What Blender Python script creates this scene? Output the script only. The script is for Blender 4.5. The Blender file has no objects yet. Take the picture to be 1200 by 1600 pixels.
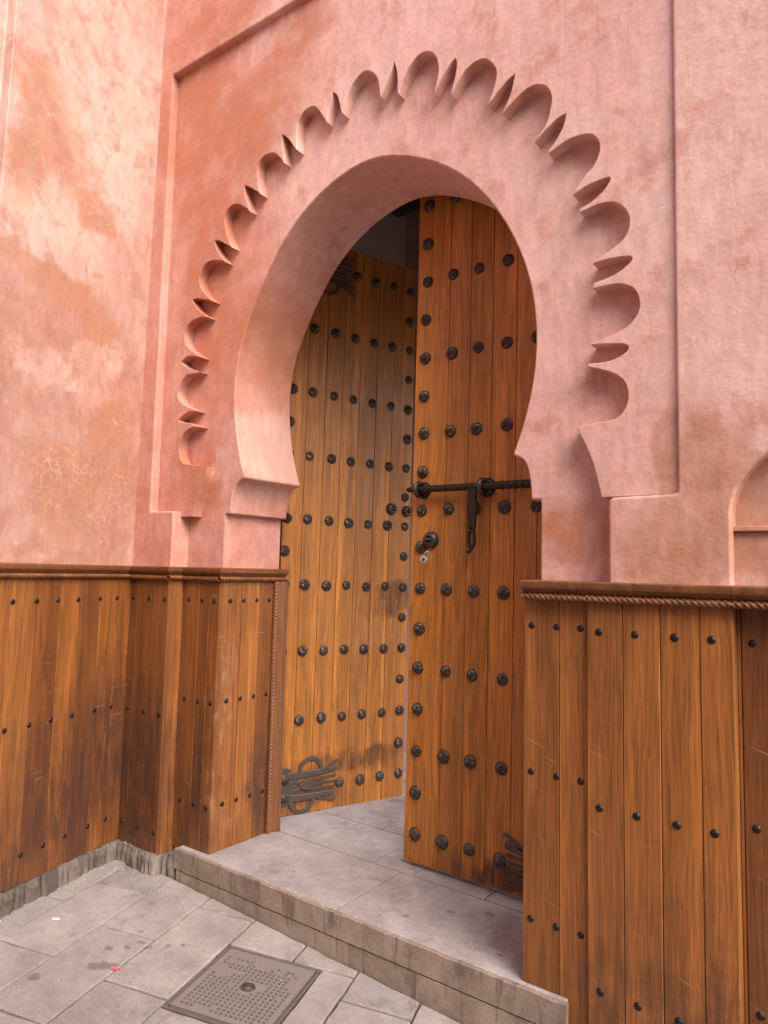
import bpy, bmesh, math, random
from mathutils import Vector, Matrix, noise as mnoise

random.seed(11)
SC = bpy.context.scene
COL = SC.collection

# ------------------------------------------------------------------ camera
cam_d = bpy.data.cameras.new('camera')
cam = bpy.data.objects.new('camera', cam_d)
COL.objects.link(cam)
cam_d.sensor_fit = 'VERTICAL'
cam_d.sensor_height = 36.0
cam_d.lens = 24.70
cam_d.clip_start = 0.05
cam_d.clip_end = 2000.0
cr, cu, cf = Vector((.80354, .59484, .02217)), Vector((.03287, -.08153, .99613)), Vector((-.59434, .7997, .08507))
cam.matrix_world = Matrix(((cr.x, cu.x, -cf.x, 0), (cr.y, cu.y, -cf.y, 0), (cr.z, cu.z, -cf.z, 1.5), (0, 0, 0, 1)))
SC.camera = cam

# ------------------------------------------------------------------ sky, sun, exposure
SUN_TO = Vector((0.80, -0.34, 0.82)).normalized()        # direction from the scene towards the sun
world = bpy.data.worlds.new('World')
SC.world = world
world.use_nodes = True
wn = world.node_tree
bg = wn.nodes['Background']
sky = wn.nodes.new('ShaderNodeTexSky')
sky.sky_type = 'NISHITA'
sky.sun_disc = False
sky.sun_elevation = math.asin(SUN_TO.z)
sky.sun_rotation = math.atan2(SUN_TO.x, SUN_TO.y)
sky.air_density = 1.0
sky.dust_density = 3.0
sky.ozone_density = 0.6
wn.links.new(sky.outputs[0], bg.inputs[0])
bg.inputs[1].default_value = 0.10

sun_d = bpy.data.lights.new('sun', 'SUN')
sun_d.energy = 1.5
sun_d.angle = math.radians(50)
sun_d.color = (1.0, .93, .86)
sun = bpy.data.objects.new('sun', sun_d)
COL.objects.link(sun)
sun.rotation_euler = (-SUN_TO).to_track_quat('-Z', 'Y').to_euler()

SC.view_settings.view_transform = 'Standard'
SC.view_settings.look = 'None'
SC.view_settings.gamma = 1.0
SC.view_settings.use_curve_mapping = False
SC.view_settings.exposure = 1.65

# ------------------------------------------------------------------ material helpers
class NT:
    def __init__(self, name):
        self.mat = bpy.data.materials.new(name)
        self.mat.use_nodes = True
        self.t = self.mat.node_tree
        self.b = self.t.nodes['Principled BSDF']
        self._pos = None
    def n(self, kind):
        return self.t.nodes.new(kind)
    def put(self, sock, v):
        if isinstance(v, bpy.types.NodeSocket):
            self.t.links.new(v, sock)
        else:
            sock.default_value = v
    @property
    def pos(self):
        if self._pos is None:
            self._pos = self.n('ShaderNodeNewGeometry').outputs['Position']
        return self._pos
    def m(self, op, a, b=0.0, c=0.0, clamp=False):
        x = self.n('ShaderNodeMath'); x.operation = op; x.use_clamp = clamp
        self.put(x.inputs[0], a); self.put(x.inputs[1], b)
        if op in ('MULTIPLY_ADD', 'SMOOTH_MIN', 'COMPARE'):
            self.put(x.inputs[2], c)
        return x.outputs[0]
    def v(self, op, a, b=(0, 0, 0)):
        x = self.n('ShaderNodeVectorMath'); x.operation = op
        self.put(x.inputs[0], a); self.put(x.inputs[1], b)
        return x.outputs['Value'] if op in ('LENGTH', 'DISTANCE', 'DOT_PRODUCT') else x.outputs[0]
    def scale(self, a, s):
        x = self.n('ShaderNodeVectorMath'); x.operation = 'SCALE'
        self.put(x.inputs[0], a); self.put(x.inputs['Scale'], s)
        return x.outputs[0]
    def noise(self, vec, scale, detail=3.0, rough=.55, dist=0.0, color=False):
        x = self.n('ShaderNodeTexNoise')
        self.put(x.inputs['Vector'], vec); self.put(x.inputs['Scale'], scale)
        x.inputs['Detail'].default_value = detail; x.inputs['Roughness'].default_value = rough
        x.inputs['Distortion'].default_value = dist
        return x.outputs['Color'] if color else x.outputs['Fac']
    def voro(self, vec, scale, feature='F1', rand=1.0):
        x = self.n('ShaderNodeTexVoronoi'); x.feature = feature
        self.put(x.inputs['Vector'], vec); x.inputs['Scale'].default_value = scale
        x.inputs['Randomness'].default_value = rand
        return x
    def ramp(self, f, a, b, lo=0.0, hi=1.0, smooth=True):
        x = self.n('ShaderNodeMapRange')
        x.interpolation_type = 'SMOOTHSTEP' if smooth else 'LINEAR'
        self.put(x.inputs['Value'], f)
        x.inputs['From Min'].default_value = a; x.inputs['From Max'].default_value = b
        x.inputs['To Min'].default_value = lo; x.inputs['To Max'].default_value = hi
        return x.outputs[0]
    def mix(self, f, a, b, blend='MIX'):
        x = self.n('ShaderNodeMix'); x.data_type = 'RGBA'; x.blend_type = blend
        self.put(x.inputs[0], f)
        for s, v in ((x.inputs[6], a), (x.inputs[7], b)):
            if isinstance(v, tuple) and len(v) == 3:
                v = v + (1.0,)
            self.put(s, v)
        return x.outputs[2]
    def gain(self, col, f):
        x = self.n('ShaderNodeVectorMath'); x.operation = 'SCALE'
        self.put(x.inputs[0], col); self.put(x.inputs['Scale'], f)
        return x.outputs[0]
    def sep(self, v):
        x = self.n('ShaderNodeSeparateXYZ'); self.put(x.inputs[0], v); return x.outputs
    def comb(self, a, b, c):
        x = self.n('ShaderNodeCombineXYZ')
        for s, v in zip(x.inputs, (a, b, c)): self.put(s, v)
        return x.outputs[0]
    def obj(self):
        return self.n('ShaderNodeTexCoord').outputs['Object']
    def rnd(self):
        return self.n('ShaderNodeObjectInfo').outputs['Random']
    def blob(self, pos, c, r, a=1.25, b=.75):
        """soft ellipsoid mask: a stain with a place and a size of its own"""
        d = self.v('LENGTH', self.v('DIVIDE', self.v('SUBTRACT', pos, c), r))
        return self.ramp(d, a, b)
    def any(self, masks):
        o = masks[0]
        for x in masks[1:]:
            o = self.m('MAXIMUM', o, x)
        return o
    def bump(self, h, strength, dist=.01, normal=None):
        x = self.n('ShaderNodeBump'); self.put(x.inputs['Height'], h)
        x.inputs['Strength'].default_value = strength; x.inputs['Distance'].default_value = dist
        if normal is not None: self.put(x.inputs['Normal'], normal)
        return x.outputs[0]
    def out(self, col=None, rough=None, normal=None, **kw):
        if col is not None: self.put(self.b.inputs['Base Color'], col if not isinstance(col, tuple) else col + (1.0,))
        if rough is not None: self.put(self.b.inputs['Roughness'], rough)
        if normal is not None: self.put(self.b.inputs['Normal'], normal)
        for k, v in kw.items(): self.put(self.b.inputs[k.replace('_', ' ')], v)
        return self.mat


def plaster(name, pink, pale, rust, rust_blobs, pale_blobs, craze_blobs, cracks=(), brown_blobs=(), edge=(1.45, .45), zone=(), mottle=0.0):
    N = NT(name)
    p = N.pos
    w = N.scale(N.v('SUBTRACT', N.noise(p, 3.2, 4, .62, color=True), (.5, .5, .5)), .42)
    w2 = N.scale(N.v('SUBTRACT', N.noise(p, 17, 4, .7, color=True), (.5, .5, .5)), .07)
    pw = N.v('ADD', N.v('ADD', p, w), w2)
    cloud = N.noise(p, 1.7, 5, .6)
    cloud2 = N.noise(p, 6.5, 5, .65)
    brush = N.noise(N.v('MULTIPLY', p, (1.0, 1.0, .35)), 26, 4, .65, .6)
    fine = N.noise(p, 95, 3, .6)
    col = N.mix(N.ramp(cloud, .38, .66), pink, pale)
    col = N.mix(N.m('MULTIPLY', N.ramp(cloud2, .52, .68), .45), col, rust)
    col = N.mix(N.m('MULTIPLY', N.ramp(N.noise(p, 11, 6, .7), .55, .72), .4), col, pale)
    for (c, r), zc, amt in zone:                          # broad areas tinted towards another colour
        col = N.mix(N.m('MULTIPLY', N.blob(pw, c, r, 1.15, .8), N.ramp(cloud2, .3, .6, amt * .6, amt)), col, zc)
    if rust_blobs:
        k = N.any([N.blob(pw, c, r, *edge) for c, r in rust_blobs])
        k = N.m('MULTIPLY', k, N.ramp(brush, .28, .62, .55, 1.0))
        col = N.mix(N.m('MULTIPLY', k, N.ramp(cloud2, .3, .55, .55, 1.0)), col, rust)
    if brown_blobs:
        k = N.any([N.blob(pw, c, r, 1.35, .6) for c, r in brown_blobs])
        col = N.mix(N.m('MULTIPLY', k, N.ramp(cloud2, .3, .6, .4, .75)), col, (.42, .19, .10))
    if pale_blobs:
        k = N.any([N.blob(pw, c, r) for c, r in pale_blobs])
        col = N.mix(N.m('MULTIPLY', k, N.ramp(cloud2, .35, .65, .2, .7)), col, (.63, .42, .345))
    craze = N.ramp(N.voro(N.v('ADD', p, N.scale(w2, .9)), 23, 'DISTANCE_TO_EDGE').outputs['Distance'], .085, .0)
    if craze_blobs:
        k = N.any([N.blob(pw, c, r, 1.2, .5) for c, r in craze_blobs])
        craze = N.m('MULTIPLY', craze, k)
        col = N.mix(N.m('MULTIPLY', craze, N.ramp(cloud2, .40, .62, .08, .6)), col, (.60, .40, .32))
    if mottle:                                            # peeled and re-rubbed limewash
        m1 = N.noise(N.v('ADD', p, (3.0, 1.0, 2.0)), 6.5, 8, .72, .5)
        col = N.mix(N.m('MULTIPLY', N.ramp(m1, .50, .63), .62 * mottle), col, (.385, .18, .128))
        m2 = N.noise(N.v('ADD', p, (7.0, 4.0, 5.0)), 21.0, 7, .75, .4)
        col = N.mix(N.m('MULTIPLY', N.ramp(m2, .56, .70), .5 * mottle), col, (.62, .445, .385))
    # brush streaks and speckle
    col = N.gain(col, N.ramp(brush, .28, .72, .88, 1.08))
    col = N.gain(col, N.ramp(fine, .3, .7, .97, 1.03))
    h = N.m('ADD', N.m('MULTIPLY', cloud2, .8), N.m('MULTIPLY', brush, .16))
    h = N.m('ADD', h, N.m('MULTIPLY', fine, .03))
    if craze_blobs:
        h = N.m('ADD', h, N.m('MULTIPLY', craze, .03))
    if cracks:
        x = N.sep(p)
        wob = N.m('MULTIPLY', N.m('SUBTRACT', N.noise(N.comb(0.0, 0.0, x[2]), 6, 5, .7), .5), .07)
        tot = None
        for cx, z0, z1 in cracks:
            off = N.m('MULTIPLY', N.m('SUBTRACT', N.noise(N.comb(cx * 31.0, 0.0, x[2]), 7, 6, .75), .5), .06)
            d = N.m('ABSOLUTE', N.m('SUBTRACT', N.m('ADD', x[0], off), cx))
            k = N.ramp(d, .0019, .0004)
            k = N.m('MULTIPLY', k, N.m('MULTIPLY', N.ramp(x[2], z0, z0 + .12), N.ramp(x[2], z1, z1 - .12)))
            k = N.m('MULTIPLY', k, N.ramp(N.noise(N.comb(cx * 7.0, 3.0, x[2]), 14, 2), .40, .55))
            tot = k if tot is None else N.m('MAXIMUM', tot, k)
        col = N.mix(N.m('MULTIPLY', tot, .34), col, (.24, .10, .08))
        h = N.m('SUBTRACT', h, N.m('MULTIPLY', tot, .05))
    nrm = N.bump(h, .38, .02)
    return N.out(col, N.ramp(cloud2, .3, .7, .58, .8), nrm, Specular_IOR_Level=.35)


def wood(name, light, dark, grime=(), worn=(), rough=.4, coat=.12, spec=.36, jit=.30):
    N = NT(name)
    r = N.rnd()
    o = N.v('ADD', N.obj(), N.comb(N.m('MULTIPLY', r, 37.1), N.m('MULTIPLY', r, 91.7), N.m('MULTIPLY', r, 13.3)))
    st = N.v('MULTIPLY', o, (1.0, 1.0, .05))
    bend = N.scale(N.v('SUBTRACT', N.noise(N.v('MULTIPLY', o, (1.0, 1.0, .5)), 3.0, 2, color=True), (.5, .5, .5)), .05)
    st = N.v('ADD', st, bend)
    fig = N.noise(st, 26, 4, .6, 1.3)
    ring = N.noise(N.v('MULTIPLY', st, (1, 1, .45)), 120, 4, .65, .2)
    pore = N.noise(N.v('MULTIPLY', o, (1.0, 1.0, .02)), 330, 2, .6)
    cloud = N.noise(o, 2.6, 4, .6)
    tone = N.sep(N.n('ShaderNodeObjectInfo').outputs['Color'])[0]      # each board's own tone
    tone = N.m('ADD', tone, N.m('MULTIPLY', N.m('SUBTRACT', cloud, .5), .55), clamp=True)
    col = N.mix(tone, light, dark)
    col = N.gain(col, N.ramp(fig, .28, .72, .80, 1.14))
    col = N.gain(col, N.ramp(ring, .32, .68, .76, 1.14))
    broad = N.noise(N.v('MULTIPLY', st, (1, 1, .6)), 7.5, 3, .5, 1.4)
    col = N.gain(col, N.ramp(broad, .32, .68, .78, 1.16))
    vein = N.ramp(N.m('ABSOLUTE', N.m('SUBTRACT', N.noise(N.v('MULTIPLY', st, (1, 1, .8)), 31, 2, .5, .5), .5)), .022, .004)
    col = N.gain(col, N.m('SUBTRACT', 1.0, N.m('MULTIPLY', vein, .22)))
    kn = N.voro(N.v('MULTIPLY', o, (1.0, 1.0, .38)), 5.5)
    knd = N.m('ADD', kn.outputs['Distance'], N.m('MULTIPLY', N.m('SUBTRACT', N.noise(o, 40, 3), .5), .05))
    kk = N.m('MULTIPLY', N.ramp(knd, .085, .03), N.ramp(N.sep(kn.outputs['Color'])[1], .78, .80))
    col = N.mix(N.m('MULTIPLY', kk, .65), col, (.085, .032, .014))
    col = N.mix(N.m('MULTIPLY', N.m('FRACT', N.m('MULTIPLY', r, 7.77)), .22), col, (.26, .115, .05))
    col = N.gain(col, N.ramp(pore, .35, .6, .80, 1.06))
    p = N.pos
    pj = N.v('ADD', p, N.comb(0.0, 0.0, N.m('MULTIPLY', N.m('SUBTRACT', N.m('FRACT', N.m('MULTIPLY', r, 53.7)), .5), jit)))
    pw = N.v('ADD', pj, N.scale(N.v('SUBTRACT', N.noise(p, 4.5, 5, .65, color=True), (.5, .5, .5)), .38))
    rg = rough
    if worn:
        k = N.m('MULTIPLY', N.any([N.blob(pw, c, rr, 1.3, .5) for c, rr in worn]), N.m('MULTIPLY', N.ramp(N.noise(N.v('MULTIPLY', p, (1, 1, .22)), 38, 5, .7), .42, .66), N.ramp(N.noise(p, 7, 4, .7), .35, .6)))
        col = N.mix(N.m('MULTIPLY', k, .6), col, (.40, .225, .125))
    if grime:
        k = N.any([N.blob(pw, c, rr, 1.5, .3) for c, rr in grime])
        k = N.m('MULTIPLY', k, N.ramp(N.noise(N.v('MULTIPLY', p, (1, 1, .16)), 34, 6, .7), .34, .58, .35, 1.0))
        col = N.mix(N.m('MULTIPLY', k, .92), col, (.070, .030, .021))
    # small dents, pin holes and pale scratches
    pits = N.ramp(N.voro(p, 26).outputs['Distance'], .075, .05)
    pits = N.m('MULTIPLY', pits, N.ramp(N.noise(p, 5, 2), .56, .62))
    col = N.mix(N.m('MULTIPLY', pits, .75), col, (.035, .016, .010))
    x = N.sep(p)
    sv = N.comb(N.m('MULTIPLY', N.m('ADD', x[0], x[1]), 6.0), N.m('MULTIPLY', N.m('ADD', x[2], N.m('MULTIPLY', x[0], .35)), 130.0), 0.0)
    scr = N.m('MULTIPLY', N.ramp(N.noise(sv, 1.0, 1), .70, .75), N.ramp(N.noise(p, 3.1, 2), .46, .58))
    col = N.mix(N.m('MULTIPLY', scr, .5), col, (.50, .30, .17))
    h = N.m('ADD', N.m('MULTIPLY', ring, .35), N.m('MULTIPLY', pore, .3))
    h = N.m('ADD', h, N.m('MULTIPLY', cloud, 1.2))
    h = N.m('SUBTRACT', h, N.m('MULTIPLY', pits, .4))
    nrm = N.bump(h, .35, .004)
    return N.out(col, N.m('ADD', N.ramp(cloud, .3, .7, rg - .07, rg + .1), N.m('MULTIPLY', ring, .06)), nrm,
                 Specular_IOR_Level=spec, Coat_Weight=coat, Coat_Roughness=.28)


def stone(name, base, alt, dirt, spots=(), moss=0.0, per=.12, streak=False):
    N = NT(name)
    p = N.pos
    r = N.rnd()
    col = N.mix(N.ramp(N.noise(p, 2.3, 5, .6), .36, .66), base, alt)
    col = N.gain(col, N.ramp(N.noise(p, 9, 6, .7), .3, .7, .84, 1.12))
    col = N.gain(col, N.ramp(N.noise(p, 160, 2, .7), .3, .7, .84, 1.15))
    col = N.gain(col, N.m('ADD', N.m('MULTIPLY', N.m('SUBTRACT', r, .5), 2 * per), 1.0))
    bl = N.m('MULTIPLY', N.ramp(N.noise(p, 4.2, 8, .78), .52, .68), .6)
    col = N.mix(bl, col, dirt)
    pale = N.m('MULTIPLY', N.ramp(N.noise(N.v('ADD', p, (5, 3, 1)), 7.0, 7, .75), .60, .75), .4)
    col = N.mix(pale, col, tuple(min(.6, c * 1.55) for c in base))
    if streak:
        s = N.noise(N.v('MULTIPLY', p, (1, 1, .12)), 30, 4, .65)
        col = N.mix(N.m('MULTIPLY', N.ramp(s, .52, .68), .6), col, dirt)
    if spots:
        pw = N.v('ADD', p, N.scale(N.v('SUBTRACT', N.noise(p, 40, 3, color=True), (.5, .5, .5)), .03))
        k = N.any([N.blob(pw, c, (rr * 1.3, rr, .3)) for c, rr in spots])
        col = N.mix(N.m('MULTIPLY', k, .5), col, (.07, .058, .052))
    vo = N.voro(p, 13)
    g = N.m('MULTIPLY', N.ramp(vo.outputs['Distance'], .13, .09), N.ramp(N.sep(vo.outputs['Color'])[0], .80, .84))
    col = N.mix(N.m('MULTIPLY', g, .5), col, (.085, .07, .066))
    if moss:
        col = N.mix(N.m('MULTIPLY', N.ramp(N.noise(p, 19, 5, .7), .48, .66), moss), col, (.075, .075, .035))
    h = N.m('ADD', N.noise(p, 30, 6, .65), N.m('MULTIPLY', N.noise(p, 190, 2), .25))
    return N.out(col, .72, N.bump(h, .35, .006), Specular_IOR_Level=.35)


def iron(name, base, rough=.4, rust=.25):
    N = NT(name)
    o = N.v('ADD', N.obj(), N.scale(N.comb(1.0, 1.0, 1.0), N.m('MULTIPLY', N.rnd(), 20.0)))
    n1 = N.noise(o, 60, 4, .65)
    col = N.mix(N.m('MULTIPLY', N.ramp(n1, .5, .7), rust), base, (.11, .052, .03))
    return N.out(col, N.ramp(n1, .3, .7, rough - .08, rough + .16), N.bump(N.noise(o, 130, 3), .5, .0025), Metallic=.55, Specular_IOR_Level=.5)


def plain(name, col, rough=.6, noise_scale=40, amp=.15):
    N = NT(name)
    f = N.ramp(N.noise(N.pos, noise_scale, 4, .6), .3, .7, 1 - amp, 1 + amp)
    return N.out(N.gain(tuple(col[:3]), f), rough, N.bump(N.noise(N.pos, noise_scale * 2, 3), .3, .004))


Y = 9.0   # a stain's reach across a flat facade
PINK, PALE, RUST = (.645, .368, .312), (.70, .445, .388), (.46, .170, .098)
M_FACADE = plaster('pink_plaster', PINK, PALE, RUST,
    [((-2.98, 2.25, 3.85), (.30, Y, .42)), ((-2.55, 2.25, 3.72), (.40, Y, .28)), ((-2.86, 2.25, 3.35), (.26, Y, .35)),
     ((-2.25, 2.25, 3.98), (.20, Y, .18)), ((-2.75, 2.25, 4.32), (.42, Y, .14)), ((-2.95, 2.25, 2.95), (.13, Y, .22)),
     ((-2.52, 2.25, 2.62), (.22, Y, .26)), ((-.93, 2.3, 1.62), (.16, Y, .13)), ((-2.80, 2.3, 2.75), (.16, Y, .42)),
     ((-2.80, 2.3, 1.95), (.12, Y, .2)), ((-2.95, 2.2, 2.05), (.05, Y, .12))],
    [((-2.62, 2.5, 2.10), (.14, .4, .22))], [],
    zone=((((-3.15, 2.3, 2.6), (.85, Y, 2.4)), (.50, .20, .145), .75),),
    cracks=((-.915, 2.95, 3.7), (-.94, 2.9, 3.7), (-.69, 2.5, 3.6), (-.97, 2.3, 2.9), (-.80, 3.0, 3.9), (-.375, 2.2, 3.0), (-.505, 2.9, 3.4), (-1.2, 3.5, 4.0)),
    brown_blobs=[((-.45, 2.2, 1.80), (.13, Y, .21)), ((-.60, 2.25, 1.88), (.055, Y, .17)), ((-.58, 2.2, 1.58), (.17, Y, .17)), ((-.2, 2.3, 1.6), (.25, Y, .22))])
# the side wall runs from (-3.26, 2.15) to (-3.03, 1.28): stains are placed along it by Y and Z
def sw(s, z): return (-3.258 + .2516 * s, 2.15 - .968 * s, z)
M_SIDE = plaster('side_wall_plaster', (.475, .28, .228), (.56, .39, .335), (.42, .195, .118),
    [(sw(.70, 3.55), (9, .17, .28)), (sw(.50, 3.42), (9, .13, .17)), (sw(.34, 3.26), (9, .12, .1)), (sw(.62, 2.80), (9, .30, .07)),
     (sw(.30, 2.72), (9, .13, .12)), (sw(.14, 2.1), (9, .12, .30)), (sw(.42, 1.86), (9, .22, .27)), (sw(.80, 3.3), (9, .10, .3)), (sw(.45, 2.78), (9, .3, .06))],
    [(sw(.35, 3.9), (9, .30, .45)), (sw(.22, 2.55), (9, .10, .12)), (sw(.62, 3.05), (9, .25, .12)), (sw(.55, 2.4), (9, .2, .1))],
    [(sw(.40, 1.86), (9, .30, .32)), (sw(.12, 1.85), (9, .15, .30)), (sw(.35, 3.5), (9, .2, .35))],
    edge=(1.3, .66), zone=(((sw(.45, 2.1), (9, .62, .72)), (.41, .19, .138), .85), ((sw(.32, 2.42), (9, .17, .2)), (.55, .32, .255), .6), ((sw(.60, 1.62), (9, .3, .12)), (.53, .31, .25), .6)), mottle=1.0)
M_INNER = plain('passage_plaster', (.52, .40, .37), .8, 5, .08)
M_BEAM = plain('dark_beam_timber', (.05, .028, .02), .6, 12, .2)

LIGHT, DARK = (.435, .160, .036), (.140, .042, .013)
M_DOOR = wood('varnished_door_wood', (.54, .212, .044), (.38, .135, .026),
    grime=[((-2.55, 3.25, .42), (.22, .4, .06)), ((-2.72, 2.95, .25), (.12, .3, .1)), ((-2.52, 3.5, 1.36), (.09, .2, .10)), ((-1.4, 2.78, .22), (.35, .2, .07))],
    worn=[((-1.60, 2.78, .92), (.30, .3, .16)), ((-2.6, 3.3, 1.15), (.3, .5, .12))], rough=.36, coat=.13, spec=.28, jit=.07)  # right leaf's worn patch: scuffed varnish plus its sheen, painted as paler colour
M_PANEL = wood('varnished_panel_wood', LIGHT, DARK,
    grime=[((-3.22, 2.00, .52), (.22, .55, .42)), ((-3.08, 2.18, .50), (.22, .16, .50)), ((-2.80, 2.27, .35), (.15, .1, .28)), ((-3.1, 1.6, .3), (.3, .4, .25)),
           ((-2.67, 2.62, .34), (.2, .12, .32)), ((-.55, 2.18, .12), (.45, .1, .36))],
    worn=[((-2.67, 2.33, .60), (.1, .07, .5))], rough=.40, coat=.1)
M_TRIM = wood('moulding_wood', (.33, .128, .046), (.22, .080, .030), rough=.36, coat=.2)

M_SLAB = stone('paving_stone', (.272, .238, .225), (.335, .299, .283), (.135, .112, .102),
    spots=[((-2.554, 1.697, 0), .016), ((-2.51, 1.744, 0), .012), ((-2.49, 1.594, 0), .022), ((-2.465, 1.62, 0), .022), ((-2.44, 1.64, 0), .018),
           ((-2.499, 1.803, 0), .014), ((-2.451, 1.805, 0), .014), ((-2.584, 1.418, 0), .018), ((-2.57, 1.85, 0), .01), ((-2.40, 1.86, 0), .01),
           ((-2.36, 1.9, 0), .009), ((-2.2, 1.95, 0), .012)])
M_STEP = stone('step_stone', (.325, .288, .284), (.395, .358, .352), (.17, .14, .13), per=.05,
    spots=[((-1.5, 2.52, .16), .012), ((-1.37, 2.60, .16), .016), ((-1.62, 2.38, .16), .012), ((-1.12, 2.42, .16), .018), ((-1.2, 2.36, .16), .01)])
M_RISER = stone('riser_stone', (.26, .195, .155), (.32, .25, .20), (.095, .065, .048), per=.12, streak=True)
M_KERB = stone('kerb_stone', (.150, .120, .098), (.235, .20, .168), (.05, .036, .028), moss=.12, per=.3, streak=True)
M_MORTAR = plain('dark_mortar', (.045, .038, .034), .95, 60, .4)
M_IRON = iron('black_iron', (.085, .066, .057), .31, .25)
M_BOLT = iron('black_bolt_iron', (.030, .022, .020), .30, .15)
M_STRAP = iron('worn_grey_iron', (.105, .083, .072), .5, .45)
M_NAIL = iron('nail_iron', (.022, .018, .018), .42, .15)
M_COVER = iron('cast_cover_metal', (.30, .262, .245), .7, .15)
M_FRAME = iron('dirty_cover_frame', (.17, .145, .13), .8, .3)
M_WHITE = plain('white_metal_tag', (.46, .43, .42), .4)
M_PINKPAPER = plain('pink_paper', (.75, .12, .16), .7)
M_BUTT = plain('white_paper', (.74, .70, .66), .8)

# ------------------------------------------------------------------ mesh helpers
class B:
    def __init__(self): self.v, self.f, self.sm = [], [], []
    def add(self, vs, fs, smooth=False):
        o = len(self.v)
        self.v += [tuple(x) for x in vs]
        for q in fs:
            self.f.append(tuple(i + o for i in q)); self.sm.append(smooth)
    def box(self, x0, x1, y0, y1, z0, z1, xf=None):
        vs = [(x, y, z) for x in (x0, x1) for y in (y0, y1) for z in (z0, z1)]
        if xf: vs = [xf(*p) for p in vs]
        self.add(vs, [(0, 1, 3, 2), (4, 6, 7, 5), (0, 4, 5, 1), (2, 3, 7, 6), (0, 2, 6, 4), (1, 5, 7, 3)])
    def prism(self, poly, f, d0, d1, caps=True):
        n = len(poly)
        vs = [f(a, b, d0) for a, b in poly] + [f(a, b, d1) for a, b in poly]
        fs = [(i, (i + 1) % n, (i + 1) % n + n, i + n) for i in range(n)]
        if caps: fs += [tuple(range(n))[::-1], tuple(range(n, 2 * n))]
        self.add(vs, fs)
    def tube(self, path, rad, n=10, flat=1.0, up=Vector((0, 0, 1)), smooth=True):
        """swept tube; flat squashes the section along 'up x tangent'"""
        path = [Vector(p) for p in path]
        vs, fs = [], []
        k = len(path)
        for i, p in enumerate(path):
            t = (path[min(i + 1, k - 1)] - path[max(i - 1, 0)]).normalized()
            s = t.cross(up)
            s = s.normalized() if s.length > 1e-5 else Vector((1, 0, 0))
            w = s.cross(t).normalized()
            r = rad[i] if isinstance(rad, (list, tuple)) else rad
            for j in range(n):
                a = 2 * math.pi * j / n
                vs.append(p + s * (math.cos(a) * r) + w * (math.sin(a) * r * flat))
        for i in range(k - 1):
            for j in range(n):
                fs.append((i * n + j, i * n + (j + 1) % n, (i + 1) * n + (j + 1) % n, (i + 1) * n + j))
        fs += [tuple(range(n))[::-1], tuple(range((k - 1) * n, k * n))]
        self.add(vs, fs, smooth)
    def lathe(self, prof, n, f, smooth=True, lump=None):
        """prof: (radius, height) pairs; f(x, y, h) -> point"""
        vs, fs = [], []
        for r, h in prof:
            for j in range(n):
                a = 2 * math.pi * j / n
                vs.append(f(r * math.cos(a), r * math.sin(a), h))
        for i in range(len(prof) - 1):
            for j in range(n):
                fs.append((i * n + j, i * n + (j + 1) % n, (i + 1) * n + (j + 1) % n, (i + 1) * n + j))
        fs.append(tuple(range((len(prof) - 1) * n, len(prof) * n)))
        self.add(vs, fs, smooth)
    def mesh(self, name, mat, off=None, smooth_angle=None):
        me = bpy.data.meshes.new(name)
        vs = self.v if off is None else [(x - off[0], y - off[1], z - off[2]) for x, y, z in self.v]
        me.from_pydata(vs, [], self.f)
        bm = bmesh.new(); bm.from_mesh(me)
        bmesh.ops.recalc_face_normals(bm, faces=bm.faces)
        bm.to_mesh(me); bm.free()
        if smooth_angle is not None:
            me.shade_smooth(); me.set_sharp_from_angle(angle=math.radians(abs(smooth_angle)))
            if smooth_angle < 0: me.polygons.foreach_set('use_smooth', self.sm)
        else:
            me.polygons.foreach_set('use_smooth', self.sm)
        me.materials.append(mat)
        return me

def put(name, me, parent=None, loc=(0, 0, 0), rot=(0, 0, 0)):
    o = bpy.data.objects.new(name, me)
    COL.objects.link(o)
    o.location = loc; o.rotation_euler = rot
    if parent is not None: o.parent = parent
    return o

def part(name, b, mat, parent=None, off=None, smooth_angle=None, bevel=0, seg=2):
    o = put(name, b.mesh(name, mat, off, smooth_angle), parent)
    if bevel:
        md = o.modifiers.new('edge', 'BEVEL')
        md.width = bevel; md.segments = seg; md.limit_method = 'ANGLE'; md.angle_limit = math.radians(38)
        md.use_clamp_overlap = False; md.harden_normals = False
    return o

def root(name, loc, label=None, cat=None, rz=0.0, group=None, kind=None):
    o = bpy.data.objects.new(name, None)
    COL.objects.link(o)
    o.location = loc; o.rotation_euler = (0, 0, rz); o.empty_display_size = .1
    tag(o, label, cat, group, kind)
    return o

def tag(o, label=None, cat=None, group=None, kind=None):
    for k, v in (('label', label), ('category', cat), ('group', group), ('kind', kind)):
        if v: o[k] = v
    return o

def catmull(pts, n=4, ends=True):
    out = []
    P = [Vector(p) for p in pts]
    for i in range(len(P) - 1):
        p0 = P[i - 1] if i else P[0] * 2 - P[1]
        p1, p2 = P[i], P[i + 1]
        p3 = P[i + 2] if i + 2 < len(P) else P[-1] * 2 - P[-2]
        for k in range(n):
            t = k / n
            out.append(tuple(.5 * ((2 * p1) + (p2 - p0) * t + (2 * p0 - 5 * p1 + 4 * p2 - p3) * t * t + (3 * p1 - p0 - 3 * p2 + p3) * t ** 3)))
    out.append(tuple(P[-1]))
    return out

XZ = lambda a, b, d: (a, d, b)
XY = lambda a, b, d: (a, b, d)

# ================================================================== THE SETTING: ground
def ground_z(x):
    return -.034 * (max(-3.6, min(1.5, x)) + 2.29)

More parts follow.
